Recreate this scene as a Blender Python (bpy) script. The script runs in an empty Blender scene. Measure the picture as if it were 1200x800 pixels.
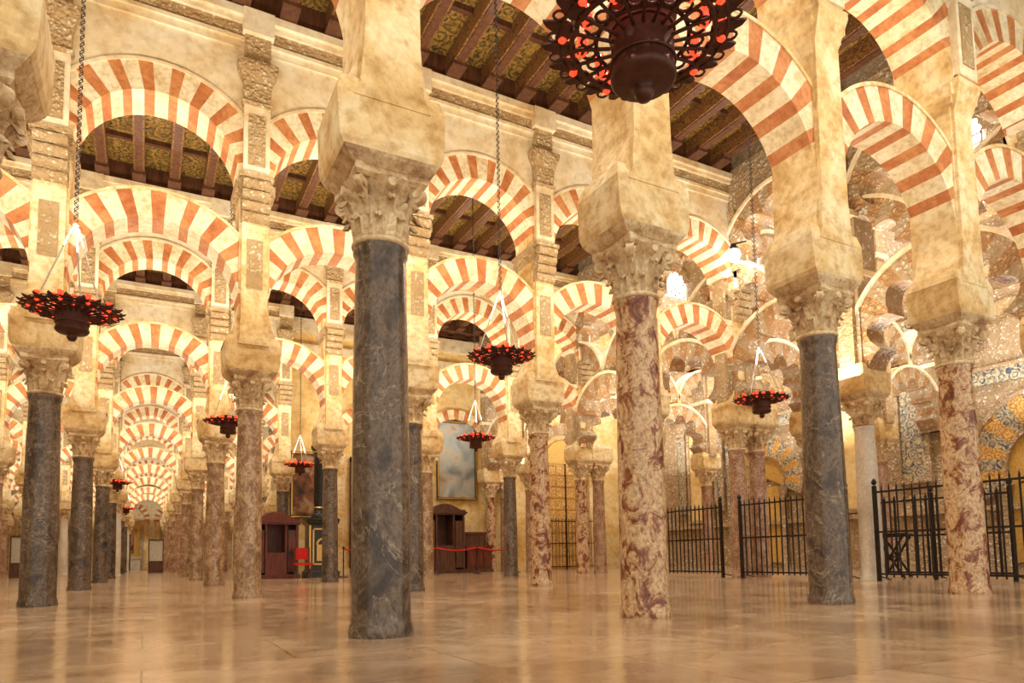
import bpy, math, random, bmesh
from math import sin, cos, pi, radians, sqrt
from mathutils import Vector, Matrix
random.seed(7)
S = bpy.context.scene
C = S.collection

# ------------------------------------------------------------------ builder
class MB:
    def __init__(s):
        s.v=[]; s.f=[]; s.m=[]; s.s=[]
    def add(s,vs,fs,m=0,sm=False):
        o=len(s.v); s.v+=[tuple(v) for v in vs]
        for f in fs:
            s.f.append([i+o for i in f]); s.m.append(m); s.s.append(sm)
    def box(s,x0,x1,y0,y1,z0,z1,m=0):
        v=[(x,y,z) for z in (z0,z1) for y in (y0,y1) for x in (x0,x1)]
        s.add(v,[(0,2,3,1),(4,5,7,6),(0,1,5,4),(2,6,7,3),(0,4,6,2),(1,3,7,5)],m)
    def lathe(s,prof,cx=0,cy=0,seg=20,m=0,sm=True,cap=True):
        vs=[];fs=[]
        for (r,z) in prof:
            for i in range(seg):
                a=2*pi*i/seg; vs.append((cx+r*cos(a),cy+r*sin(a),z))
        n=len(prof)
        for j in range(n-1):
            for i in range(seg):
                k=(i+1)%seg
                fs.append((j*seg+i,j*seg+k,(j+1)*seg+k,(j+1)*seg+i))
        s.add(vs,fs,m,sm)
        if cap:
            s.add(vs[:seg],[tuple(range(seg))],m); s.add(vs[-seg:],[tuple(range(seg))],m)
    def sq(s,prof,cx=0,cy=0,m=0):
        vs=[];fs=[]
        for (z,hx,hy) in prof:
            vs+=[(cx-hx,cy-hy,z),(cx+hx,cy-hy,z),(cx+hx,cy+hy,z),(cx-hx,cy+hy,z)]
        n=len(prof)
        for j in range(n-1):
            for i in range(4):
                k=(i+1)%4
                fs.append((j*4+i,j*4+k,(j+1)*4+k,(j+1)*4+i))
        fs.append((0,1,2,3)); fs.append(tuple(4*(n-1)+i for i in range(4)))
        s.add(vs,fs,m)
    def tube(s,p,q,r,seg=8,m=0,r2=None):
        p=Vector(p);q=Vector(q);d=(q-p)
        if d.length<1e-6: return
        d.normalize()
        a=Vector((0,0,1)) if abs(d.z)<.9 else Vector((1,0,0))
        u=d.cross(a).normalized(); w=d.cross(u)
        r2=r if r2 is None else r2
        vs=[p+(u*cos(2*pi*i/seg)+w*sin(2*pi*i/seg))*r for i in range(seg)]
        vs+=[q+(u*cos(2*pi*i/seg)+w*sin(2*pi*i/seg))*r2 for i in range(seg)]
        fs=[(i,(i+1)%seg,seg+(i+1)%seg,seg+i) for i in range(seg)]
        s.add(vs,fs,m,True)
        s.add(vs[:seg],[tuple(range(seg))],m); s.add(vs[seg:],[tuple(range(seg))],m)
    def torus(s,c,R,r,m=0,n=24,k=8,ax=None,sx=1.0):
        c=Vector(c)
        ax=Vector(ax).normalized() if ax else Vector((0,0,1))
        a=Vector((1,0,0)) if abs(ax.x)<.9 else Vector((0,1,0))
        u=ax.cross(a).normalized(); w=ax.cross(u)
        vs=[];fs=[]
        for i in range(n):
            t=2*pi*i/n
            for j in range(k):
                p=2*pi*j/k
                vs.append(c+u*(cos(t)*(R*sx+r*cos(p)))+w*(sin(t)*(R+r*cos(p)))+ax*(r*sin(p)))
        for i in range(n):
            for j in range(k):
                fs.append((i*k+j,((i+1)%n)*k+j,((i+1)%n)*k+(j+1)%k,i*k+(j+1)%k))
        s.add(vs,fs,m,True)
    def mesh(s,name,mats,recalc=True):
        me=bpy.data.meshes.new(name)
        me.from_pydata(s.v,[],s.f)
        for mt in mats: me.materials.append(mt)
        me.polygons.foreach_set('material_index',s.m)
        me.polygons.foreach_set('use_smooth',s.s)
        if recalc:
            bm=bmesh.new(); bm.from_mesh(me)
            bmesh.ops.recalc_face_normals(bm,faces=bm.faces)
            bm.to_mesh(me); bm.free()
        me.update()
        return me

def obj(name,me,loc=(0,0,0),rot=0,parent=None,scale=(1,1,1)):
    o=bpy.data.objects.new(name,me); C.objects.link(o)
    o.location=loc; o.rotation_euler=(0,0,rot); o.scale=scale
    if parent: o.parent=parent
    return o

# ------------------------------------------------------------------ materials
def newmat(name,rough=.6,metal=0.0):
    m=bpy.data.materials.new(name); m.use_nodes=True
    nt=m.node_tree; b=nt.nodes['Principled BSDF']
    b.inputs['Roughness'].default_value=rough
    b.inputs['Metallic'].default_value=metal
    return m,nt,b
def pos(nt,scale=(1,1,1)):
    g=nt.nodes.new('ShaderNodeNewGeometry')
    mp=nt.nodes.new('ShaderNodeMapping'); mp.inputs['Scale'].default_value=scale
    nt.links.new(g.outputs['Position'],mp.inputs['Vector'])
    return mp.outputs['Vector']
def noise(nt,vec,scale,detail=4,rough=.55,dist=0):
    n=nt.nodes.new('ShaderNodeTexNoise')
    n.inputs['Scale'].default_value=scale; n.inputs['Detail'].default_value=detail
    n.inputs['Roughness'].default_value=rough; n.inputs['Distortion'].default_value=dist
    nt.links.new(vec,n.inputs['Vector']); return n.outputs['Fac']
def voro(nt,vec,scale,feat='F1'):
    n=nt.nodes.new('ShaderNodeTexVoronoi'); n.feature=feat
    n.inputs['Scale'].default_value=scale
    nt.links.new(vec,n.inputs['Vector']); return n
def ramp(nt,fac,stops,interp='LINEAR'):
    r=nt.nodes.new('ShaderNodeValToRGB'); cr=r.color_ramp; cr.interpolation=interp
    while len(cr.elements)<len(stops): cr.elements.new(.5)
    for e,(p,c) in zip(cr.elements,stops):
        e.position=p; e.color=(*c,1) if len(c)==3 else c
    nt.links.new(fac,r.inputs['Fac']); return r.outputs['Color']
def mix(nt,fac,a,b,mode='MIX'):
    n=nt.nodes.new('ShaderNodeMix'); n.data_type='RGBA'; n.blend_type=mode
    if isinstance(fac,(int,float)): n.inputs[0].default_value=fac
    else: nt.links.new(fac,n.inputs[0])
    for k,x in ((6,a),(7,b)):
        if isinstance(x,tuple): n.inputs[k].default_value=(*x,1)
        else: nt.links.new(x,n.inputs[k])
    return n.outputs[2]
def bump(nt,b,h,strength=.3,dist=.02):
    n=nt.nodes.new('ShaderNodeBump'); n.inputs['Strength'].default_value=strength
    n.inputs['Distance'].default_value=dist
    nt.links.new(h,n.inputs['Height']); nt.links.new(n.outputs['Normal'],b.inputs['Normal'])

def m_stone(name,c1,c2,c3,rough=.75,sc=1.0,bs=.35,patch=.5):
    m,nt,b=newmat(name,rough); p=pos(nt)
    n1=noise(nt,p,1.3*sc,8,.68,.4); n2=noise(nt,p,9*sc,6,.6)
    c=ramp(nt,n1,[(.34,c3),(.47,c1),(.60,c2)])
    d=ramp(nt,n2,[(.32,(.62,.48,.32)),(.55,(1,1,1))])
    c=mix(nt,patch,c,d,'MULTIPLY')
    nt.links.new(c,b.inputs['Base Color']); bump(nt,b,n2,bs,.03); return m
PLASTER=m_stone('plaster_ochre',(.78,.57,.27),(.88,.75,.47),(.58,.36,.12),patch=.75,bs=.6)
WALLP=m_stone('plaster_wall',(.80,.67,.43),(.88,.80,.60),(.66,.47,.22),sc=.6,bs=.2)
CHAPEL=m_stone('plaster_chapel_yellow',(.74,.52,.20),(.82,.66,.34),(.58,.36,.11),sc=.6,bs=.2)
CREAM=m_stone('voussoir_cream',(.82,.70,.45),(.88,.80,.58),(.66,.49,.25),sc=1.5,patch=.6)
BRICK=m_stone('voussoir_brick',(.52,.185,.055),(.62,.27,.095),(.40,.12,.035),sc=1.8,patch=.55)
CAPST=m_stone('capital_stone',(.66,.50,.29),(.82,.69,.46),(.36,.21,.10),sc=2.5,bs=.5,patch=.8)
def m_carved(name,hi,lo,sc=9,st=.9,rough=.7):
    m,nt,b=newmat(name,rough); p=pos(nt)
    v=voro(nt,p,sc); n=noise(nt,p,3,5)
    w=voro(nt,p,sc*2.3)
    a=nt.nodes.new('ShaderNodeMath'); a.operation='ADD'
    nt.links.new(v.outputs['Distance'],a.inputs[0]); nt.links.new(w.outputs['Distance'],a.inputs[1])
    c=ramp(nt,a.outputs[0],[(.35,hi),(.85,lo)])
    c2=ramp(nt,n,[(.35,(.82,.72,.56)),(.6,(1,1,1))])
    c=mix(nt,.8,c,c2,'MULTIPLY')
    nt.links.new(c,b.inputs['Base Color'])
    inv=nt.nodes.new('ShaderNodeMath'); inv.operation='SUBTRACT'; inv.inputs[0].default_value=1
    nt.links.new(a.outputs[0],inv.inputs[1]); bump(nt,b,inv.outputs[0],st,.03); return m
CARVED=m_carved('carved_stone',(.82,.73,.52),(.46,.32,.16))
CARVEDW=m_carved('carved_stucco_white',(.88,.82,.70),(.40,.29,.17),sc=7)
CARVEDR=m_carved('carved_stucco_ochre',(.74,.53,.28),(.36,.20,.08),sc=8)
def m_marble(name,stops,sc=3.2,veins=None,vs=4,rough=.22,vw=.016,va=1.0,grain=.8):
    m,nt,b=newmat(name,rough); p=pos(nt,(1,1,.75))
    n=noise(nt,p,sc,10,.72,.7)
    c=ramp(nt,n,stops)
    if veins:
        n2=noise(nt,p,vs,6,.6,1.2)
        k=ramp(nt,n2,[(.5-vw,(0,0,0)),(.5,(va,va,va)),(.5+vw,(0,0,0))])
        c=mix(nt,k,c,veins)
    g=noise(nt,p,30,4,.7)
    c=mix(nt,grain,c,ramp(nt,g,[(.36,(.45,.42,.40)),(.58,(1.0,1.0,1.0))]),'MULTIPLY')
    nt.links.new(c,b.inputs['Base Color']); return m
DARK=m_marble('marble_dark_grey',[(.34,(.045,.030,.024)),(.45,(.105,.075,.055)),(.53,(.20,.145,.10)),(.58,(.11,.078,.058)),(.68,(.40,.30,.21))],3.4,(.50,.40,.29),1.6,vw=.007,va=.65)
BROWN=m_marble('marble_brown',[(.3,(.16,.08,.04)),(.48,(.36,.22,.12)),(.60,(.58,.42,.26)),(.75,(.70,.56,.38))],5)
BRECC=m_marble('marble_red_breccia',[(.40,(.18,.055,.028)),(.46,(.36,.14,.065)),(.485,(.64,.41,.21)),(.57,(.74,.55,.33)),(.63,(.46,.20,.10)),(.72,(.76,.60,.38))],5.5,(.26,.08,.04),4,vw=.012,va=.7)
PINK=m_marble('marble_pink',[(.35,(.28,.12,.07)),(.5,(.44,.25,.15)),(.66,(.62,.46,.31))],5,(.62,.5,.36),4,vw=.01)
WHITEM=m_marble('marble_white',[(.3,(.62,.55,.45)),(.6,(.82,.77,.67))],3,grain=.4)

def m_floor():
    m,nt,b=newmat('polished_marble_floor',.2); p=pos(nt)
    n=noise(nt,p,.55,8,.6,.5); n2=noise(nt,p,3,6,.6,.4)
    c=ramp(nt,n,[(.3,(.32,.20,.125)),(.5,(.46,.325,.21)),(.7,(.58,.44,.30))])
    c=mix(nt,.5,c,ramp(nt,n2,[(.35,(.68,.58,.48)),(.6,(1,1,1))]),'MULTIPLY')
    br=nt.nodes.new('ShaderNodeTexBrick'); br.inputs['Scale'].default_value=1.0
    br.inputs['Brick Width'].default_value=1.6; br.inputs['Row Height'].default_value=1.05
    br.inputs['Mortar Size'].default_value=.007; br.inputs['Mortar Smooth'].default_value=.5
    br.inputs['Color1'].default_value=(1,1,1,1); br.inputs['Color2'].default_value=(.86,.82,.77,1)
    br.inputs['Mortar'].default_value=(.42,.32,.24,1)
    nt.links.new(p,br.inputs['Vector'])
    c=mix(nt,1.0,c,br.outputs['Color'],'MULTIPLY')
    nt.links.new(c,b.inputs['Base Color'])
    r=nt.nodes.new('ShaderNodeMapRange'); r.inputs[1].default_value=.3; r.inputs[2].default_value=.7; r.inputs[3].default_value=.10; r.inputs[4].default_value=.22
    nt.links.new(n2,r.inputs[0]); nt.links.new(r.outputs[0],b.inputs['Roughness'])
    b.inputs['Specular IOR Level'].default_value=.6
    bump(nt,b,noise(nt,p,2.5,2),.08,.012)
    return m
FLOOR=m_floor()
def m_wood(name,a,c_,rough=.5):
    m,nt,b=newmat(name,rough); p=pos(nt,(6,6,1))
    n=noise(nt,p,2,6,.6,.6)
    nt.links.new(ramp(nt,n,[(.35,a),(.65,c_)]),b.inputs['Base Color']); bump(nt,b,n,.2,.01); return m
BEAM=m_wood('timber_beam',(.06,.02,.009),(.14,.052,.022))
REDWOOD=m_wood('red_wood',(.09,.016,.008),(.20,.042,.02),.35)
DARKWOOD=m_wood('dark_wood',(.05,.018,.01),(.14,.055,.027),.4)
def m_paint(name,gold,dark,sc):
    m,nt,b=newmat(name,.5); p=pos(nt)
    v=voro(nt,p,sc,'DISTANCE_TO_EDGE'); v2=voro(nt,p,sc*.5)
    w=nt.nodes.new('ShaderNodeMath'); w.operation='SINE'
    mu=nt.nodes.new('ShaderNodeMath'); mu.operation='MULTIPLY'; mu.inputs[1].default_value=22
    nt.links.new(v2.outputs['Distance'],mu.inputs[0]); nt.links.new(mu.outputs[0],w.inputs[0])
    c=ramp(nt,w.outputs[0],[(.3,dark),(.5,gold)])
    c=mix(nt,.5,c,ramp(nt,v.outputs['Distance'],[(.03,dark),(.09,gold)]))
    nt.links.new(c,b.inputs['Base Color']); return m
CEILP=m_paint('painted_ceiling',(.38,.22,.045),(.035,.020,.008),7)
BEAMP=m_paint('painted_beam',(.30,.14,.04),(.055,.018,.008),12)
MOSGOLD=m_paint('mosaic_gold',(.80,.50,.14),(.30,.12,.04),9)
MOSBLUE=m_paint('mosaic_blue',(.62,.50,.28),(.04,.07,.12),7)
def m_plain(name,c,rough=.4,metal=0,em=None,es=0):
    m,nt,b=newmat(name,rough,metal); p=pos(nt)
    n=noise(nt,p,20,3)
    d=tuple(x*.7 for x in c)
    nt.links.new(ramp(nt,n,[(.3,d),(.6,c)]),b.inputs['Base Color'])
    if em:
        b.inputs['Emission Color'].default_value=(*em,1); b.inputs['Emission Strength'].default_value=es
    return m
IRON=m_plain('wrought_iron',(.035,.025,.02),.5,.6)
BRONZE=m_plain('dark_bronze',(.085,.032,.022),.45,.6)
REDGL=m_plain('red_votive_glass',(.7,.02,.01),.15,0,(1,.045,.015),2.4)
STRAP=m_plain('pale_metal_rod',(.75,.70,.62),.35,.5)
GOLD=m_plain('gilding',(.80,.50,.15),.3,.8)
GOLDW=m_plain('gilded_panel',(.68,.42,.11),.5,.2)
BLACKL=m_plain('black_lacquer',(.02,.018,.018),.25)
REDV=m_plain('red_velvet',(.70,.02,.012),.7)
GLOWW=m_plain('lit_window_glass',(.9,.9,.9),.5,0,(.92,.96,1),12)
BULB=m_plain('lamp_bulb',(1,1,1),.5,0,(1,.97,.95),80)
def m_picture(name,stops,sc):
    m,nt,b=newmat(name,.35); p=pos(nt)
    n=noise(nt,p,sc,5,.5,.6)
    nt.links.new(ramp(nt,n,stops),b.inputs['Base Color']); return m
PIC1=m_picture('oil_painting_blue',[(.35,(.20,.24,.26)),(.5,(.38,.42,.42)),(.60,(.50,.46,.38)),(.72,(.24,.16,.10))],1.2)
PIC2=m_picture('oil_painting_dark',[(.35,(.05,.03,.02)),(.52,(.28,.10,.05)),(.62,(.45,.30,.16)),(.7,(.08,.06,.08))],2.2)
GLASS=m_plain('case_glass',(.62,.60,.48),.12)

# ------------------------------------------------------------------ arches
PX=lambda t,d,z:(t,d,z)
PY=lambda t,d,z:(d,t,z)
def ring(mb,P,ct,cz,Ri,Ro,bounds,mats,d,clamp=None,zmin=None,sub=3,lob=0,lamp=.12,olob=False):
    def pt(R,a,outer):
        if lob:
            k=abs(sin(lob*a))
            if not outer: R=R*(1-lamp*(1-k))
            elif olob: R=R+lamp*.35*k
        t=R*cos(a); z=cz+R*sin(a)
        if outer and clamp is not None: t=max(-clamp,min(clamp,t))
        if zmin is not None: z=max(z,zmin)
        return ct+t,z
    for i,m in enumerate(mats):
        a0=radians(bounds[i]); a1=radians(bounds[i+1])
        n=sub if not lob else max(sub,int(abs(a1-a0)/radians(2.5)))
        if not lob: n=max(n,int(abs(a1-a0)/radians(4)))
        pi_=[pt(Ri,a0+(a1-a0)*k/n,False) for k in range(n+1)]
        po=[pt(Ro,a0+(a1-a0)*k/n,True) for k in range(n+1)]
        for k in range(n):
            A=pi_[k];B=pi_[k+1];Cc=po[k+1];D=po[k]
            vs=[P(A[0],-d,A[1]),P(B[0],-d,B[1]),P(Cc[0],-d,Cc[1]),P(D[0],-d,D[1]),
                P(A[0],d,A[1]),P(B[0],d,B[1]),P(Cc[0],d,Cc[1]),P(D[0],d,D[1])]
            mb.add(vs,[(0,1,2,3),(7,6,5,4),(0,4,5,1),(3,2,6,7)],m)
def fill_above(mb,P,ct,cz,Ro,clamp,ztop,d,m,n=40):
    pts=[]
    for k in range(n+1):
        a=pi*k/n; t=max(-clamp,min(clamp,Ro*cos(a))); pts.append((ct+t,cz+Ro*sin(a)))
    for k in range(n):
        A,B=pts[k],pts[k+1]
        if abs(A[0]-B[0])<1e-5: continue
        for s_ in (-d,d):
            mb.add([P(A[0],s_,A[1]),P(B[0],s_,B[1]),P(B[0],s_,ztop),P(A[0],s_,ztop)],[(0,1,2,3)],m)
rng=random.Random(3)
def stripes(a0,a1,nred,frac=.44,plain_lo=None,plain_hi=None):
    b=[];m=[]
    if plain_lo is not None: b.append(plain_lo); m.append(0)
    step=(a1-a0)/(nred-(1-frac))
    x=a0; b.append(x)
    for i in range(nred):
        j=rng.uniform(-.06,.06)*step
        x+=step*frac+j; b.append(x); m.append(1)
        if i<nred-1:
            x+=step*(1-frac)-j; b.append(x); m.append(2)
    if plain_hi is not None: b.append(plain_hi); m.append(0)
    return b,m
SP=4.0; LC=4.66; RI=1.13; UC=6.66; H2=1.35; TOP=8.95; CEIL=9.5
def bay_mesh(name,lo,nl,nu,ulo,plainimp=False):
    mb=MB(); mats=[PLASTER,BRICK,CREAM,CARVED,WALLP]
    b,m=stripes(lo,180-lo,nl,.43,-35.5,215.5)
    ring(mb,PX,0,LC,RI,RI+.44,b,m,.27,H2,SP)
    ring(mb,PX,0,LC,RI+.43,RI+.475,[20,160],[0],.285,H2,None,sub=40)
    b,m=stripes(ulo,180-ulo,nu,.42,0,180)
    ring(mb,PX,0,UC,RI-.02,RI+.44,b,m,.34,H2)
    ring(mb,PX,0,UC,RI+.43,RI+.48,[0,180],[4],.36,H2,None,sub=40)
    fill_above(mb,PX,0,UC,RI+.42,H2,TOP,.32,4)
    im=0 if plainimp else 3
    for s in (-1,1):
        x0,x1=sorted((s*1.12,s*1.352))
        mb.box(x0,x1,-.29,.29,4.9,UC+.01,0)
        x0,x1=sorted((s*1.05,s*1.352))
        mb.box(x0,x1,-.36,.36,UC-.16,UC,im)
        x0,x1=sorted((s*1.09,s*1.352))
        mb.box(x0,x1,-.33,.33,UC-.26,UC-.16,im)
    for (dd,z0,z1,mm) in ((.36,TOP-.06,TOP+.06,4),(.40,TOP+.06,TOP+.12,4),(.37,TOP+.12,TOP+.34,3),(.43,TOP+.34,TOP+.42,4),(.50,TOP+.42,CEIL,4)):
        mb.box(-H2,H2,-dd,dd,z0,z1,mm)
    return mb.mesh(name,mats)
BAY_A=bay_mesh('arcade_bay_plainfoot',22,8,9,24,True)
BAY_B=bay_mesh('arcade_bay_full',0,11,10,14)
def pier_mesh(name,plain):
    mb=MB(); mats=[PLASTER,CARVED,WALLP]
    if plain:
        mb.sq([(SP-.01,.30,.33),(SP+.1,.25,.33),(SP+.5,.22,.33),(6.3,.20,.33),(6.5,.23,.40),(6.62,.25,.44),(6.7,.25,.44)],m=0)
        mb.box(-.20,.20,-.40,.40,6.7,6.76,0)
    else:
        mb.sq([(SP-.01,.24,.36),(SP+.1,.21,.37),(SP+.5,.20,.36),(6.0,.20,.36)],m=0)
        for s in (-1,1):
            y0,y1=sorted((s*.36,s*.375)); mb.box(-.12,.12,y0,y1,4.9,5.7,1)
        for i in range(4):
            z=6.02+i*.17; d=.36+i*.035
            for s in (-1,1):
                mb.tube((-.21,s*d,z+.05),(.21,s*d,z+.05),.085,10,1)
        mb.box(-.22,.22,-.38,.38,5.98,6.66,1)
        mb.box(-.26,.26,-.52,.52,6.66,6.74,1)
    mb.sq([(6.74,.20,.44),(7.9,.20,.44)],m=2)
    for s in (-1,1):
        y0,y1=sorted((s*.44,s*.455)); mb.box(-.13,.13,y0,y1,6.9,7.75,1)
    mb.sq([(7.9,.22,.46),(7.96,.24,.48),(7.98,.2,.45),(8.3,.22,.47),(8.5,.30,.53),(8.56,.31,.54),(8.62,.31,.54)],m=1)
    mb.box(-.2,.2,-.44,.44,8.62,9.1,1)
    mb.box(-.24,.24,-.53,.53,9.1,9.5,2)
    return mb.mesh(name,mats)
PIER=pier_mesh('arcade_pier',False); PIERA=pier_mesh('arcade_pier_plain',True)
# ------------------------------------------------------------------ column
def col_mesh(name,shaft,r=.205,rt=.178):
    mb=MB(); mats=[shaft,CAPST,PLASTER]
    mb.lathe([(r+.018,0),(r+.022,.03),(r+.016,.07),(r+.002,.11),(r,.2),(r-.002,1.2),((r+rt)/2,2.2),(rt,2.86),(rt+.006,2.90),(rt+.02,2.93),(rt+.02,2.97)],seg=28,m=0)
    zc=2.97
    mb.torus((0,0,zc+.025),rt+.008,.026,1,28,8)
    bell=lambda z: rt-.01+ .03*z/.4+ .10*max(0,(z-.22)/.22)**2
    mb.lathe([(bell(z),zc+.03+z) for z in (0,.1,.2,.3,.38,.44)],seg=24,m=1)
    def leaf(a,z0,h,w,out):
        vs=[];fs=[]; K=8
        for i in range(K+1):
            t=i/K
            if t<.72: z=z0+h*t/.72*1.0; rr=bell(max(0,z-zc-.03))+.014+out*.35*t*t
            else:
                q=(t-.72)/.28; z=z0+h*(1+.06*sin(q*pi))-h*.24*q*q; rr=bell(max(0,z0+h-zc-.03))+.014+out*(.18+.82*q)
            ww=w*(1-.12*t)*(1-max(0,t-.6)/.4*.72)*(1+.16*(i%2))
            for j,(k,e) in enumerate(((-1,-.030),(-.5,.010),(0,-.010),(.5,.010),(1,-.030))):
                x=rr+e; y=k*ww
                vs.append((x*cos(a)-y*sin(a),x*sin(a)+y*cos(a),z))
        for i in range(K):
            for j in range(4):
                fs.append((i*5+j,i*5+j+1,(i+1)*5+j+1,(i+1)*5+j))
        mb.add(vs,fs,1,False)
    for i in range(8):
        leaf(2*pi*i/8+pi/8,zc+.04,.17,.070,.075)
        leaf(2*pi*i/8,zc+.13,.21,.066,.095)
    for i in range(4):
        a=pi/4+i*pi/2
        c,s=cos(a),sin(a)
        R0=.325
        p=Vector((R0*c,R0*s,zc+.395)); tx=Vector((-s,c,0))
        mb.tube(p-tx*.035,p+tx*.035,.062,12,1)
        mb.tube(p-tx*.05,p+tx*.05,.028,10,1)
        mb.tube((.2*c,.2*s,zc+.22),(R0*c,R0*s,zc+.42),.022,8,1,.05)
        a2=i*pi/2
        mb.tube((.25*cos(a2),.25*sin(a2),zc+.43),(.31*cos(a2),.31*sin(a2),zc+.43),.05,10,1,.035)
    pts=[]
    for i in range(4):
        a=pi/4+i*pi/2; b=a+pi/2
        A=Vector((cos(a),sin(a)))*.42; B=Vector((cos(b),sin(b)))*.42
        for k in range(6):
            t=(k+.15)/6.3; q=A.lerp(B,t); q*=1-.20*sin(pi*t)*.55
            pts.append(q)
    n=len(pts)
    vs=[(p.x*.93,p.y*.93,zc+.45) for p in pts]+[(p.x,p.y,zc+.48) for p in pts]+[(p.x,p.y,zc+.535) for p in pts]
    fs=[(l*n+i,l*n+(i+1)%n,(l+1)*n+(i+1)%n,(l+1)*n+i) for l in (0,1) for i in range(n)]
    fs+=[tuple(range(n)),tuple(range(2*n,3*n))]
    mb.add(vs,fs,1)
    z=zc+.535
    mb.sq([(z-.005,.285,.275),(z+.03,.330,.30),(z+.06,.355,.32),(z+.09,.375,.33)],m=1)
    mb.sq([(z+.085,.375,.328),(z+.13,.398,.335),(z+.18,.408,.335),(z+.30,.415,.33),(SP+.01,.425,.325),(SP+.14,.39,.29)],m=2)
    return mb.mesh(name,mats)
COL={}
for k,mm in (('dark',DARK),('brown',BROWN),('brecc',BRECC),('pink',PINK),('white',WHITEM)):
    COL[k]=col_mesh('column_'+k,mm)
    COL[k+'_thick']=col_mesh('column_thick_'+k,mm,.222,.192)

def column(kind,x,y):
    return obj('marble_column',COL[kind],(x,y,0),0)
def arcade(y,xs,kinds,bay,name='striped_double_arcade'):
    e=bpy.data.objects.new(name,None); C.objects.link(e); e.location=(xs[0],y,0)
    for i,x in enumerate(xs):
        obj('pier_%d'%(i+1),PIERA if bay is BAY_A else PIER,(x-xs[0],0,0),0,e)
        if kinds: column(kinds[i%len(kinds)],x,y)
    for i in range(len(xs)-1):
        w=xs[i+1]-xs[i]
        obj('bay_%d'%(i+1),bay,((xs[i]+xs[i+1])/2-xs[0],0,0),0,e,(w/2.7,1,1))
    return e
ROWY=[5.04+6.55*k for k in range(10)]
arcade(ROWY[0],[-6.2,-3.6,-1.04,1.58,4.1,6.70,9.42,12.3],['dark','brown','dark','dark_thick','brecc_thick','dark_thick','brecc_thick','dark'],BAY_A)
arcade(ROWY[1],[-6.7,-4.0,-1.30,1.45,4.2,6.87,9.6,12.3],['dark','brown','dark_thick','brown','dark','brecc','brown','pink'],BAY_B)
arcade(ROWY[2],[-6.6,-3.9,-1.27,1.5,4.3,7.0,9.7,12.3],['dark','brown','dark_thick','brown_thick','dark','brown','dark','brecc'],BAY_B)
arcade(ROWY[3],[-9.3,-6.6,-3.9,-1.2,1.5,4.2],['brown','dark','brown','dark','brown','dark'],BAY_B)
for r in range(4,10):
    arcade(ROWY[r],[-12+2.7*k for k in range(9)],[['dark','brown','pink','white'],['white','dark','brown'],['brown','white','pink']][r%3],BAY_B)

# ------------------------------------------------------------------ maqsura lobed arcades
def lobed_bay(name,P,span,thick=.26,two=False):
    mb=MB(); mats=[CARVEDW,CARVEDR,WALLP,CARVED]
    h=span/2
    R=h-.36
    def alt(a0,a1,n,fr=.5):
        b=[a0+(a1-a0)*i/n for i in range(n+1)]; return b,[ (0 if i%2 else 1) for i in range(n)]
    cz=4.35
    b,m=alt(-14,194,19)
    ring(mb,P,0,cz,R+.08,R+.40,b,m,thick,h,SP,lob=5,lamp=.24)
    ring(mb,P,0,cz,R+.38,R+.46,[0,180],[2],thick+.05,h,SP,sub=30)
    for c0,a0,a1 in ((-h,0,90),(h,90,180)):
        b,m=alt(a0,a1,9)
        ring(mb,P,c0,5.75,R+.06,R+.36,b,m,thick-.06,None,None,lob=6,lamp=.19)
        ring(mb,P,c0,5.75,R+.36,R+.43,[a0,a1],[2],thick-.01,None,None,sub=20)
    cz=7.15
    b,m=alt(0,180,17)
    ring(mb,P,0,cz,R+.04,R+.34,b,m,thick+.02,h,None,lob=5,lamp=.22)
    ring(mb,P,0,cz,R+.32,R+.40,[0,180],[2],thick+.07,h,None,sub=30)
    fill_above(mb,P,0,cz,R+.36,h,9.6,thick,0)
    for s in (-1,1):
        def pb(w,e,z0,z1,mt):
            t0,t1=sorted((s*(h-w),s*h))
            v0=P(t0,-thick-e,0); v1=P(t1,thick+e,0)
            mb.box(min(v0[0],v1[0]),max(v0[0],v1[0]),min(v0[1],v1[1]),max(v0[1],v1[1]),z0,z1,mt)
        pb(.24,.04,SP,7.2,0); pb(.16,.14,SP,9.6,3)
        for zz in (5.9,7.05,8.6): pb(.27,.20,zz,zz+.12,2)
    return mb.mesh(name,mats)
LBY=lobed_bay('lobed_bay_transverse',PY,3.275)
LBX=lobed_bay('lobed_bay_long',PX,2.7)
for n in range(3):
    y0=ROWY[n]; e=bpy.data.objects.new('interlaced_lobed_arcade',None); C.objects.link(e); e.location=(12.3,y0,0)
    for k in range(2):
        obj('bay_%d'%(k+1),LBY,(0,3.275*(k+.5),0),0,e)
    column('white' if n==0 else 'pink',12.3,y0+3.275)
    column('pink',12.95,ROWY[n+1]-.02)
column('brecc',12.3,ROWY[3])
for n in range(3):
    e=bpy.data.objects.new('interlaced_lobed_arcade',None); C.objects.link(e); e.location=(12.3,ROWY[n],0)
    for k in range(3):
        obj('bay_%d'%(k+1),LBX,(2.7*(k+.5),0,0),0,e)
    column('white',15,ROWY[n]); column('pink',17.7,ROWY[n])

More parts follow.
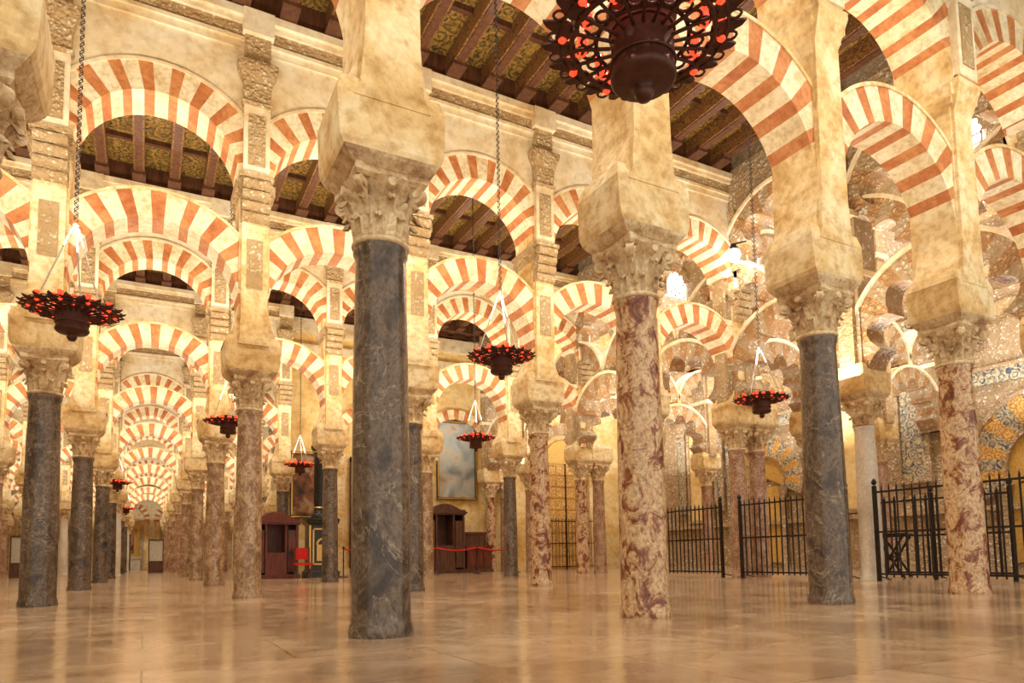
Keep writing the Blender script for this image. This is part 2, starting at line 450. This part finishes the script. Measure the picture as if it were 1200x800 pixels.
# ------------------------------------------------------------------ shell
YW=25.25
def boxobj(name,x0,x1,y0,y1,z0,z1,mt):
    mb=MB(); cx,cy=(x0+x1)/2,(y0+y1)/2
    mb.box(x0-cx,x1-cx,y0-cy,y1-cy,z0,z1); return obj(name,mb.mesh(name,[mt]),(cx,cy,0))
boxobj('floor',-13.5,21.5,-6,68,-.2,0,FLOOR)
boxobj('wall_far',-13.2,12,66.5,66.9,0,CEIL+.6,WALLP)
boxobj('wall_left',-13.6,-13.2,-2,66.9,0,CEIL+.6,WALLP)
boxobj('wall_chapel',4.2,20.4,YW,YW+.4,0,14,CHAPEL)
boxobj('wall_nave_side',12.0,12.4,YW+.4,66.9,0,CEIL+.6,WALLP)
boxobj('wall_qibla',20.4,20.8,-2,YW+.4,0,14,CARVEDW)
boxobj('wall_lantern_west',12.15,12.45,-2,YW,9.6,14,CARVEDW)
boxobj('ceiling_lantern',12.3,20.8,-2,YW+.4,14,14.2,WALLP)
mb=MB()
mb.box(-13.4,12.1,-5,66.6,9.95,10.05,0)
for k in range(-1,9):
    y0=ROWY[k] if k>=0 else ROWY[0]-6.55
    y1=y0+6.55
    x=-13.0
    xe=12.0
    while x<xe:
        mb.box(x,x+.22,y0+.3,y1-.3,9.60,9.95,1)
        mb.box(x+.04,x+.18,y0+.3,y1-.3,9.58,9.6,2)
        mb.box(x-.03,x+.25,y0+.3,y0+.85,9.52,9.64,2)
        mb.box(x-.03,x+.25,y1-.85,y1-.3,9.52,9.64,2)
        x+=.74
    for yy in (y0+.32,y1-.42):
        mb.box(-13.3,12.1,yy,yy+.10,CEIL,9.95,2)
    for f in (.25,.5,.75):
        yy=y0+6.55*f; mb.box(-13.3,12.1,yy-.05,yy+.05,9.84,9.95,2)
obj('ceiling',mb.mesh('ceiling',[CEILP,BEAMP,BEAM]))

mb=MB()
mb.box(4.5,12.1,YW-.13,YW,0,.25,0); mb.box(4.5,12.1,YW-.15,YW,8.2,8.5,0); mb.box(4.5,12.1,YW-.3,YW,8.9,9.4,0)
obj('trim_1',mb.mesh('trim',[WALLP]))
def blind(name,x,y,cz,Ri,Ro,n,mats,zfoot):
    mb=MB()
    b,m=stripes(-8,188,n,.45,-20,200)
    ring(mb,PX,0,cz,Ri,Ro,b,m,.1)
    for s in (-1,1):
        x0,x1=sorted((s*(Ri*.93),s*(Ri*.93+.35))); mb.box(x0,x1,-.12,.1,zfoot,cz-Ri*.3,0)
    return obj(name,mb.mesh(name,mats),(x,y,0))
blind('blind_striped_arch',11.0,YW-.1,4.9,1.25,1.65,11,[PLASTER,BRICK,CREAM],0)
blind('blind_striped_arch',7.6,YW-.1,4.9,1.2,1.6,11,[PLASTER,BRICK,CREAM],0)
blind('blind_striped_arch',16.2,YW-.1,4.6,1.3,1.75,11,[PLASTER,CARVEDR,CARVEDW],0)
# far chapel altar niches
for x in (-8,-4.6,-1.2,2.2,5.6):
    blind('blind_striped_arch',x,66.4,4.3,1.15,1.55,11,[PLASTER,BRICK,CREAM],0)
mb=MB()
mb.box(-.9,.9,-.5,.3,0,1.0,1); mb.box(-1,1,-.6,.3,1.0,1.1,1)
mb.box(-.8,.8,.0,.3,1.1,3.6,0)
for s in (-1,1): mb.lathe([(.11,1.1),(.09,1.25),(.085,3.3),(.13,3.5)],s*.7,-.12,12,0)
mb.box(-.4,.4,-.02,0,1.4,3.1,2); mb.box(-1,1,-.25,.3,3.5,3.75,0)
mb.add([(-1,-.2,3.75),(1,-.2,3.75),(0,-.2,4.4),(-1,.3,3.75),(1,.3,3.75),(0,.3,4.4)],[(0,1,2),(3,4,5),(0,2,5,3),(1,2,5,4)],0)
ALT=mb.mesh('altarpiece',[GOLDW,WHITEM,PIC2])
for x in (-4.6,-1.2,2.2): obj('gilded_altarpiece',ALT,(x,66.0,0))

def painting(name,x,z0,z1,w,pm,y=YW-.08):
    mb=MB(); h=w/2; f=.09
    mb.box(-h+f,h-f,.0,.05,z0+f,z1-f,0)
    for (a,b_,c,d) in ((-h,h,z0,z0+f),(-h,h,z1-f,z1),(-h,-h+f,z0+f,z1-f),(h-f,h,z0+f,z1-f)):
        mb.box(a,b_,-.05,.06,c,d,1)
        mb.box(a+.02,b_-.02,-.07,-.05,c+.02,d-.02,2)
    return obj(name,mb.mesh(name,[pm,BLACKL,GOLD]),(x,y,0))
painting('framed_painting',11.05,2.9,6.1,1.75,PIC1)
painting('framed_painting',5.05,2.1,4.5,1.0,PIC2)

def confessional(name,x,y,w,h,d,wood):
    mb=MB()
    mb.box(-w/2-.06,w/2+.06,-d/2-.05,d/2,0,.14)
    mb.box(-w/2,w/2,d/2-.06,d/2,.14,h)
    for s in (-1,1):
        x0,x1=sorted((s*w/2,s*(w/2-.07))); mb.box(x0,x1,-d/2,d/2,.14,h)
        x0,x1=sorted((s*w*.2,s*(w*.2+.06))); mb.box(x0,x1,-d/2,d/2,.14,h)
    mb.box(-w*.2,w*.2,-d/2,-d/2+.05,.14,h*.48)
    for s in (-1,1):
        mb.box(min(s*w*.26,s*w*.45),max(s*w*.26,s*w*.45),-d/2+.02,-d/2+.05,.2,h*.9,1)
        for zz in (.3,.62):
            a,b_=sorted((s*w*.28,s*w*.43)); mb.box(a,b_,-d/2-.01,-d/2+.02,h*zz-.2,h*zz+.22,0)
    mb.box(-w*.18,w*.18,-d*.1,d*.4,.14,.55,1)
    for i,(e,z0,z1) in enumerate(((.04,h,h+.06),(.09,h+.06,h+.12),(.03,h+.12,h+.2))):
        mb.box(-w/2-e,w/2+e,-d/2-e,d/2,z0,z1)
    n=10; pts=[(-w*.4+ w*.8*i/n, h+.2+.22*sin(pi*i/n)) for i in range(n+1)]
    for i in range(n):
        A,B=pts[i],pts[i+1]
        mb.add([(A[0],-d/2,h+.2),(B[0],-d/2,h+.2),(B[0],-d/2,B[1]),(A[0],-d/2,A[1]),(A[0],-d/2+.08,h+.2),(B[0],-d/2+.08,h+.2),(B[0],-d/2+.08,B[1]),(A[0],-d/2+.08,A[1])],[(0,1,2,3),(4,5,6,7),(3,2,6,7)])
    return obj(name,mb.mesh(name,[wood,DARKWOOD]),(x,y,0))
confessional('wooden_confessional',9.95,24.2,1.6,2.2,.8,DARKWOOD)
confessional('wooden_confessional',3.75,23.5,1.4,1.75,.8,REDWOOD)
mb=MB()
mb.box(-.58,.58,-.35,.35,0,.12,0); mb.box(-.54,.54,-.3,.3,.12,.95,0); mb.box(-.6,.6,-.38,.38,.95,1.05,1)
for k in (-1,0,1): mb.box(k*.35-.14,k*.35+.14,-.32,-.3,.25,.82,1)
mb.box(-.45,.45,.05,.3,1.05,1.5,0); mb.box(-.5,.5,.0,.32,1.5,1.57,1)
obj('side_altar_table',mb.mesh('side_altar_table',[DARKWOOD,REDWOOD]),(11.45,24.3,0))
mb=MB()
mb.sq([(0,.55,.4),(.18,.55,.4),(.22,.5,.36),(.30,.46,.33),(1.75,.46,.33),(1.82,.52,.38),(1.95,.56,.42),(2.0,.5,.36)],m=0)
for (a,b_,c,d) in ((-.34,.34,.42,.47),(-.34,.34,1.6,1.65),(-.34,-.29,.42,1.65),(.29,.34,.42,1.65)): mb.box(a,b_,-.35,-.32,c,d,1)
ring(mb,lambda t,d,z:(t,d-.34,z),0,1.1,.16,.22,[0,180],[1],.02,sub=14)
mb.box(-.2,.2,-.345,-.32,.55,1.1,1)
for s in (-1,1): mb.box(min(s*.4,s*.46)+0,max(s*.4,s*.46),-.37,-.33,.3,1.75,1)
mb.lathe([(.32,2.0),(.34,2.1),(.24,2.2),(.22,2.3),(.24,2.4),(.23,4.2),(.26,4.3),(.34,4.4),(.34,4.5)],m=0)
mb.torus((0,0,2.36),.25,.03,1); mb.torus((0,0,4.28),.25,.03,1)
mb.lathe([(.28,4.5),(.2,4.6),(.12,4.8),(.16,4.95),(.10,5.15),(.03,5.4)],m=2)
obj('altar_pedestal',mb.mesh('altar_pedestal',[BLACKL,GOLD,WHITEM]),(5.3,23.7,0))
mb=MB()
mb.box(-.75,.75,0,.08,0,4.2,0)
for i in range(5):
    for j in range(10):
        mb.box(-.66+i*.27,-.66+i*.27+.2,-.03,0,.15+j*.4,.15+j*.4+.32,1)
mb.box(-.85,-.75,-.06,.1,0,4.35,1); mb.box(.75,.85,-.06,.1,0,4.35,1); mb.box(-.85,.85,-.06,.1,4.2,4.4,1)
obj('door_1',mb.mesh('door',[REDWOOD,DARKWOOD]),(7.55,YW-.12,0))
mb=MB()
mb.box(-1.05,1.05,0,.06,0,4.6,0)
for i in range(4):
    for j in range(9):
        mb.box(-.98+i*.5,-.98+i*.5+.44,-.04,0,.1+j*.5,.1+j*.5+.42,1)
mb.box(-.03,.03,-.06,0,0,4.6,2)
ring(mb,PX,0,4.6,0.0,1.05,[0,180],[0],.03,sub=18)
obj('door_2',mb.mesh('door_g',[GOLDW,MOSGOLD,BRONZE]),(16.2,YW-.1,0))
mb=MB()
for sx in (-.22,.22):
    for sy in (-.2,.2): mb.box(sx-.025,sx+.025,sy-.025,sy+.025,0,.45 if sy<0 else 1.0,0)
mb.box(-.26,.26,-.24,.24,.42,.5,1); mb.box(-.2,.2,.19,.23,.6,.98,1)
obj('red_chair',mb.mesh('chair',[DARKWOOD,REDV]),(4.5,22.6,0))
mb=MB()
xs=[-3.2,-1.6,0,1.6,3.2]
for x in xs:
    mb.lathe([(.16,0),(.16,.02),(.05,.05),(.022,.08),(.022,.92),(.04,.94),(.04,.98),(.0,1.02)],x,0,14,1,cap=False)
for i in range(4):
    P0=None
    for k in range(9):
        t=k/8; q=(xs[i]+1.6*t,0,.93-.10*sin(pi*t))
        if P0: mb.tube(P0,q,.032,6,0)
        P0=q
obj('rope_barrier',mb.mesh('rope_barrier',[REDV,BRONZE]),(8.9,22.2,0))
def railing(name,length,h,sp=.14,post=1.9,r=.013):
    mb=MB(); n=int(length/sp)
    for i in range(n+1):
        y=i*length/n
        mb.tube((0,y,.08),(0,y,h),r,6,0)
        mb.add([(-.02,y,h),(0,y-.02,h),(.02,y,h),(0,y+.02,h),(0,y,h+.09)],[(0,1,4),(1,2,4),(2,3,4),(3,0,4)],0)
    for z in (.12,h*.52,h-.08): mb.box(-.018,.018,0,length,z,z+.035)
    k=max(1,round(length/post))
    for i in range(k+1):
        y=i*length/k
        mb.box(-.03,.03,y-.03,y+.03,0,h+.06)
        mb.lathe([(.0,h+.06),(.04,h+.09),(.05,h+.13),(.03,h+.17),(0,h+.2)],0,y,10,0,cap=False)
        mb.tube((0,y,.1),(.35,y,.02),.012,6)
    return mb.mesh(name,[IRON])
o=obj('iron_gate',railing('gate',2.8,2.1,.16),(17.6,24.3,0),pi/2)
for y0,y1 in ((5.3,8.0),(8.6,11.3),(11.9,14.6)):
    obj('iron_railing',railing('railing',y1-y0,1.72,.14,1.9,.017),(12.02,y0,0))
obj('iron_railing',railing('railing2',2.4,1.72,.11,1.2,.02),(12.02,2.5,0))
obj('iron_railing',railing('railing3',2.7,1.6,.2,1.3,.026),(13.2,6.3,0))
mb=MB()
mb.box(-.5,.5,-.3,.3,.86,.92)
for sx in (-.42,.42):
    mb.tube((sx,-.25,0),(sx,.25,.86),.025); mb.tube((sx,.25,0),(sx,-.25,.86),.025)
mb.box(-.42,.42,-.015,.015,.42,.46)
obj('folding_table',mb.mesh('folding_table',[IRON]),(13.9,8.9,0),.4)

# ------------------------------------------------------------------ qibla wall dressing
def mosaic_arch(name,y,cz,Ri,Ro):
    mb=MB(); P=lambda t,d,z:(d,t,z)
    b,m=[],[]
    n=19
    for i in range(n+1): b.append(-25+230*i/n)
    m=[(0 if i%2 else 1) for i in range(n)]
    ring(mb,P,0,cz,Ri,Ro,b,m,.06,sub=2)
    ring(mb,P,0,cz,Ro,Ro+.12,[-25,205],[2],.10,sub=40)
    ring(mb,P,0,cz,Ri-.08,Ri,[-25,205],[2],.10,sub=40)
    W=Ro+.45; T=cz+Ro+.35
    for (a,b_,c,d) in ((-W,W,T,T+.4),(-W,-W+.3,0.9,T),(W-.3,W,0.9,T)):
        mb.box(-.06,.06,a,b_,c,d,1)
    mb.box(-.12,.06,-W-.06,W+.06,T+.4,T+.5,2)
    ring(mb,lambda t,d,z:(d+.02,t,z),0,cz,0,Ri-.06,[-25,205],[3],.02,sub=30)
    mb.box(.0,.06,-Ri*.9,Ri*.9,.2,cz-Ri*.38,3)
    for s in (-1,1):
        mb.lathe([(.13,0),(.13,.12),(.10,.18),(.095,cz-Ri*.5-.35),(.11,cz-Ri*.5-.3),(.16,cz-Ri*.5-.05),(.17,cz-Ri*.42)],-.2,s*(Ri*.97),14,2)
    return obj(name,mb.mesh(name,[MOSGOLD,MOSBLUE,CARVEDW,GOLDW]),(20.33,y,0))
mosaic_arch('mosaic_mihrab_arch',8.6,2.7,1.15,2.0)
mosaic_arch('mosaic_mihrab_arch',17.7,3.3,.85,1.5)
def panel(name,y,w,z0,z1,mt,fr=CARVEDW):
    mb=MB(); h=w/2
    mb.box(-.02,.05,-h,h,z0,z1,0)
    for (a,b_,c,d) in ((-h-.14,h+.14,z0-.14,z0),(-h-.14,h+.14,z1,z1+.14),(-h-.14,-h,z0,z1),(h,h+.14,z0,z1)):
        mb.box(-.07,.05,a,b_,c,d,1)
    return obj(name,mb.mesh(name,[mt,fr]),(20.34,y,0))
panel('mosaic_panel',12.2,.75,2.7,7.4,MOSBLUE)
panel('mosaic_panel',22.3,.35,2.4,5.6,MOSBLUE)
panel('mosaic_panel',20.1,.2,2.4,5.6,MOSBLUE)
panel('plaster_panel',21.2,1.1,1.95,5.6,CHAPEL)
panel('plaster_panel',14.3,1.3,1.95,5.6,CHAPEL)
mb=MB()
mb.box(-.12,.06,-13,12.5,1.6,1.75,0); mb.box(-.2,.06,-13,12.5,8.0,8.3,0); mb.box(-.2,.06,-13,12.5,9.6,9.9,0)
# blind lobed arcade band on the qibla wall
for k in range(11):
    c0=-11+k*2.1
    ring(mb,PY,c0,6.3 if 5.5<c0+12<99 else 6.3,.72,.98,[0,180],[0],.09,lob=5,lamp=.2,sub=12)
obj('trim_2',mb.mesh('trim2',[CARVED]),(20.34,12.0,0))
for i,y in enumerate((6.5,10.5,14.5,18.5,22.5)):
    mb=MB()
    mb.box(-.02,.02,-.8,.8,10.2,12.2,0)
    ring(mb,PY,0,12.2,0,.8,[0,180],[0],.02,sub=14)
    for k in range(7): mb.box(-.06,-.02,-.8+k*.26,-.76+k*.26,10.2,12.9 if 0<k<6 else 12.2,1)
    for k in range(8): mb.box(-.06,-.02,-.8,.8,10.2+k*.28,10.24+k*.28,1)
    ring(mb,PY,0,12.2,.8,1.05,[0,180],[1],.04,lob=9,lamp=.1,sub=14)
    obj('window_%d'%(i+1),mb.mesh('window',[GLOWW,CARVEDW]),(20.36,y,0))
mb=MB()
mb.lathe([(.0,-.15),(.07,-.14),(.13,-.08),(.15,0),(.13,.07),(.07,.12),(0,.13)],0,0,14,0,cap=False)
mb.lathe([(.08,.11),(.09,.16),(.06,.24),(.03,.26)],0,0,14,1)
mb.tube((0,0,.24),(.4,0,.4),.02,6,1)
obj('spotlight',mb.mesh('spotlight',[BULB,IRON]),(11.6,10.75,7.3))

def case(x,y):
    mb=MB()
    mb.box(-.4,.4,-.4,.4,0,.7,0); mb.box(-.36,.36,-.36,.36,.7,1.9,1); mb.box(-.4,.4,-.4,.4,1.9,1.98,0)
    for sx in (-.37,.37):
        for sy in (-.37,.37): mb.box(sx-.025,sx+.025,sy-.025,sy+.025,.7,1.9,0)
    obj('display_case',mb.mesh('case',[DARKWOOD,GLASS]),(x,y,0))
case(.6,46); case(-5.2,40); case(2.7,52)

# ------------------------------------------------------------------ lamps
def lamp_mesh():
    mb=MB(); R=.34
    mb.lathe([(0,-.29),(.03,-.28),(.05,-.245),(.035,-.22),(.08,-.205),(.14,-.195),(.155,-.18),(.158,-.16),(.150,-.14),(.150,.12),(.17,.13),(.17,.16),(.14,.17),(.13,.10),(.0,.10)],0,0,24,0,cap=False)
    mb.torus((0,0,-.10),.153,.008,0); mb.torus((0,0,.05),.153,.008,0)
    mb.torus((0,0,.02),R,.014,0,48,6); mb.torus((0,0,.02),.22,.010,0,36,6); mb.torus((0,0,.035),R+.06,.008,0,48,6)
    N=20
    for i in range(N):
        a=2*pi*i/N; c,s=cos(a),sin(a)
        mb.tube((.15*c,.15*s,.0),((R+.02)*c,(R+.02)*s,.02),.009,6,0)
        def q(r,w,z): return (r*c-w*s,r*s+w*c,z)
        top=[q(R-.02,-.03,.03),q(R+.04,-.052,.038),q(R+.09,-.032,.05),q(R+.13,-.018,.06),q(R+.15,0,.072),q(R+.13,.018,.06),q(R+.09,.032,.05),q(R+.04,.052,.038),q(R-.02,.03,.03)]
        bot=[(x,y,z-.010) for x,y,z in top]
        n=len(top)
        mb.add(top+bot,[tuple(range(n)),tuple(range(n,2*n))]+[(k,(k+1)%n,n+(k+1)%n,n+k) for k in range(n)],0)
        a+=pi/N; c,s=cos(a),sin(a)
        rr=R+.045 if i%2 else R-.05
        mb.torus((rr*c,rr*s,.045),.030,.006,0,12,5)
        base=[(.004,-.03),(.02,-.015),(.026,.025),(.030,.075),(.022,.078)]
        mb.lathe([(r_,z_+.04) for r_,z_ in base],rr*c,rr*s,10,1)
        mb.torus(((R-.08)*c,(R-.08)*s,.02),.034,.008,0,10,5)
        mb.torus(((R+.09)*c,(R+.09)*s,.045),.028,.007,0,10,5)
    H=.92
    for i in range(3):
        a=2*pi*i/3+.5; c,s=cos(a),sin(a)
        mb.tube((R*c,R*s,.03),(.035*c,.035*s,H),.009,6,2)
        mb.tube((R*c,R*s,-.0),(R*c,R*s,.07),.02,8,0)
    mb.lathe([(.0,H-.04),(.03,H-.02),(.045,H),(.02,H+.03),(.03,H+.05),(0,H+.08)],0,0,14,2,cap=False)
    z=H+.08; i=0
    while z<6.4:
        mb.torus((0,0,z+.025),.026,.006,3,8,4,(1,0,0) if i%2 else (0,1,0),.55)
        z+=.042; i+=1
    mb.lathe([(.0,6.3),(.07,6.33),(.09,6.5)],0,0,12,0,cap=False)
    return mb.mesh('lamp',[BRONZE,REDGL,STRAP,IRON])
LAMP=lamp_mesh()
for (x,y,z,r) in ((2.06,2.42,3.02,.3),(-.72,8.3,3.18,.9),(4.34,8.3,3.32,.2),(9.47,8.3,3.20,.7),
                (1.45,14.9,3.38,.1),(7.05,14.9,3.42,.5),(4.15,21.4,3.45,0),(-.9,27.9,3.4,0),(-.9,41,3.4,0)):
    obj('hanging_votive_lamp',LAMP,(x,y,z),r)

# ------------------------------------------------------------------ lights
UP=(1,.90,.73)
def area(x,y,z,sx,sy,e,col=UP):  # unseen upward strip added mid-nave to light arches and ceiling, no fixture there
    L=bpy.data.lights.new('fill_uplight','AREA'); L.shape='RECTANGLE'; L.size=sx; L.size_y=sy; L.energy=e; L.color=col
    o=bpy.data.objects.new('fill_uplight',L); C.objects.link(o); o.location=(x,y,z)
    o.rotation_euler=(pi,0,0); return o
area(0,1.7,3.9,24,.5,480)
area(0,8.3,3.9,24,.5,1080)
area(2,14.9,3.9,20,.5,1120)
area(2,21.4,3.9,20,.5,950)
for k in range(3,9):
    area(-2,ROWY[k]+3.27,3.9,16,.5,700,(1,.92,.80))
MQ=(1,.96,.91)
area(16.3,8.3,3.9,6,1,560,MQ); area(16.3,14.9,3.9,6,1,600,MQ); area(16.3,21.4,3.9,6,1,380,MQ)
def spot(x,y,z,e,ang=130,col=(1,.89,.72)):  # added downward fill for columns and floor, not an actual ceiling lamp
    L=bpy.data.lights.new('fill_spot','SPOT'); L.energy=e; L.color=col; L.spot_size=radians(ang); L.spot_blend=.6; L.shadow_soft_size=.12
    o=bpy.data.objects.new('fill_spot',L); C.objects.link(o); o.location=(x,y,z); return o
for y in (1.7,8.3,14.9,21.4):
    for x in (-3.5,2.8,8.2): spot(x,y,9.3,720)
for k in range(3,9):
    for x in (-5,.2,5): spot(x,ROWY[k]+3.27,9.3,560)
for y in (8.3,14.9,21.4): spot(16.3,y,13.5,2200,130,MQ)

W=bpy.data.worlds.new('World'); S.world=W; W.use_nodes=True
bg=W.node_tree.nodes['Background']; bg.inputs[0].default_value=(1,.91,.76,1); bg.inputs[1].default_value=1.35

# ------------------------------------------------------------------ camera
th=radians(28.3); p=radians(4.6); ro=radians(1.0)
F=Vector((sin(th)*cos(p),cos(th)*cos(p),sin(p)))
R0=Vector((cos(th),-sin(th),0)); U0=R0.cross(F)
R=R0*cos(ro)-U0*sin(ro); U=U0*cos(ro)+R0*sin(ro)
M=Matrix((( R.x,U.x,-F.x,0),(R.y,U.y,-F.y,0),(R.z,U.z,-F.z,.57),(0,0,0,1)))
cd=bpy.data.cameras.new('camera'); cam=bpy.data.objects.new('camera',cd); C.objects.link(cam)
cam.matrix_world=M; cd.sensor_width=36; cd.lens=24; cd.shift_y=188/1200; cd.clip_start=.05; cd.clip_end=200
S.camera=cam
S.view_settings.view_transform='Standard'
S.view_settings.look='None'
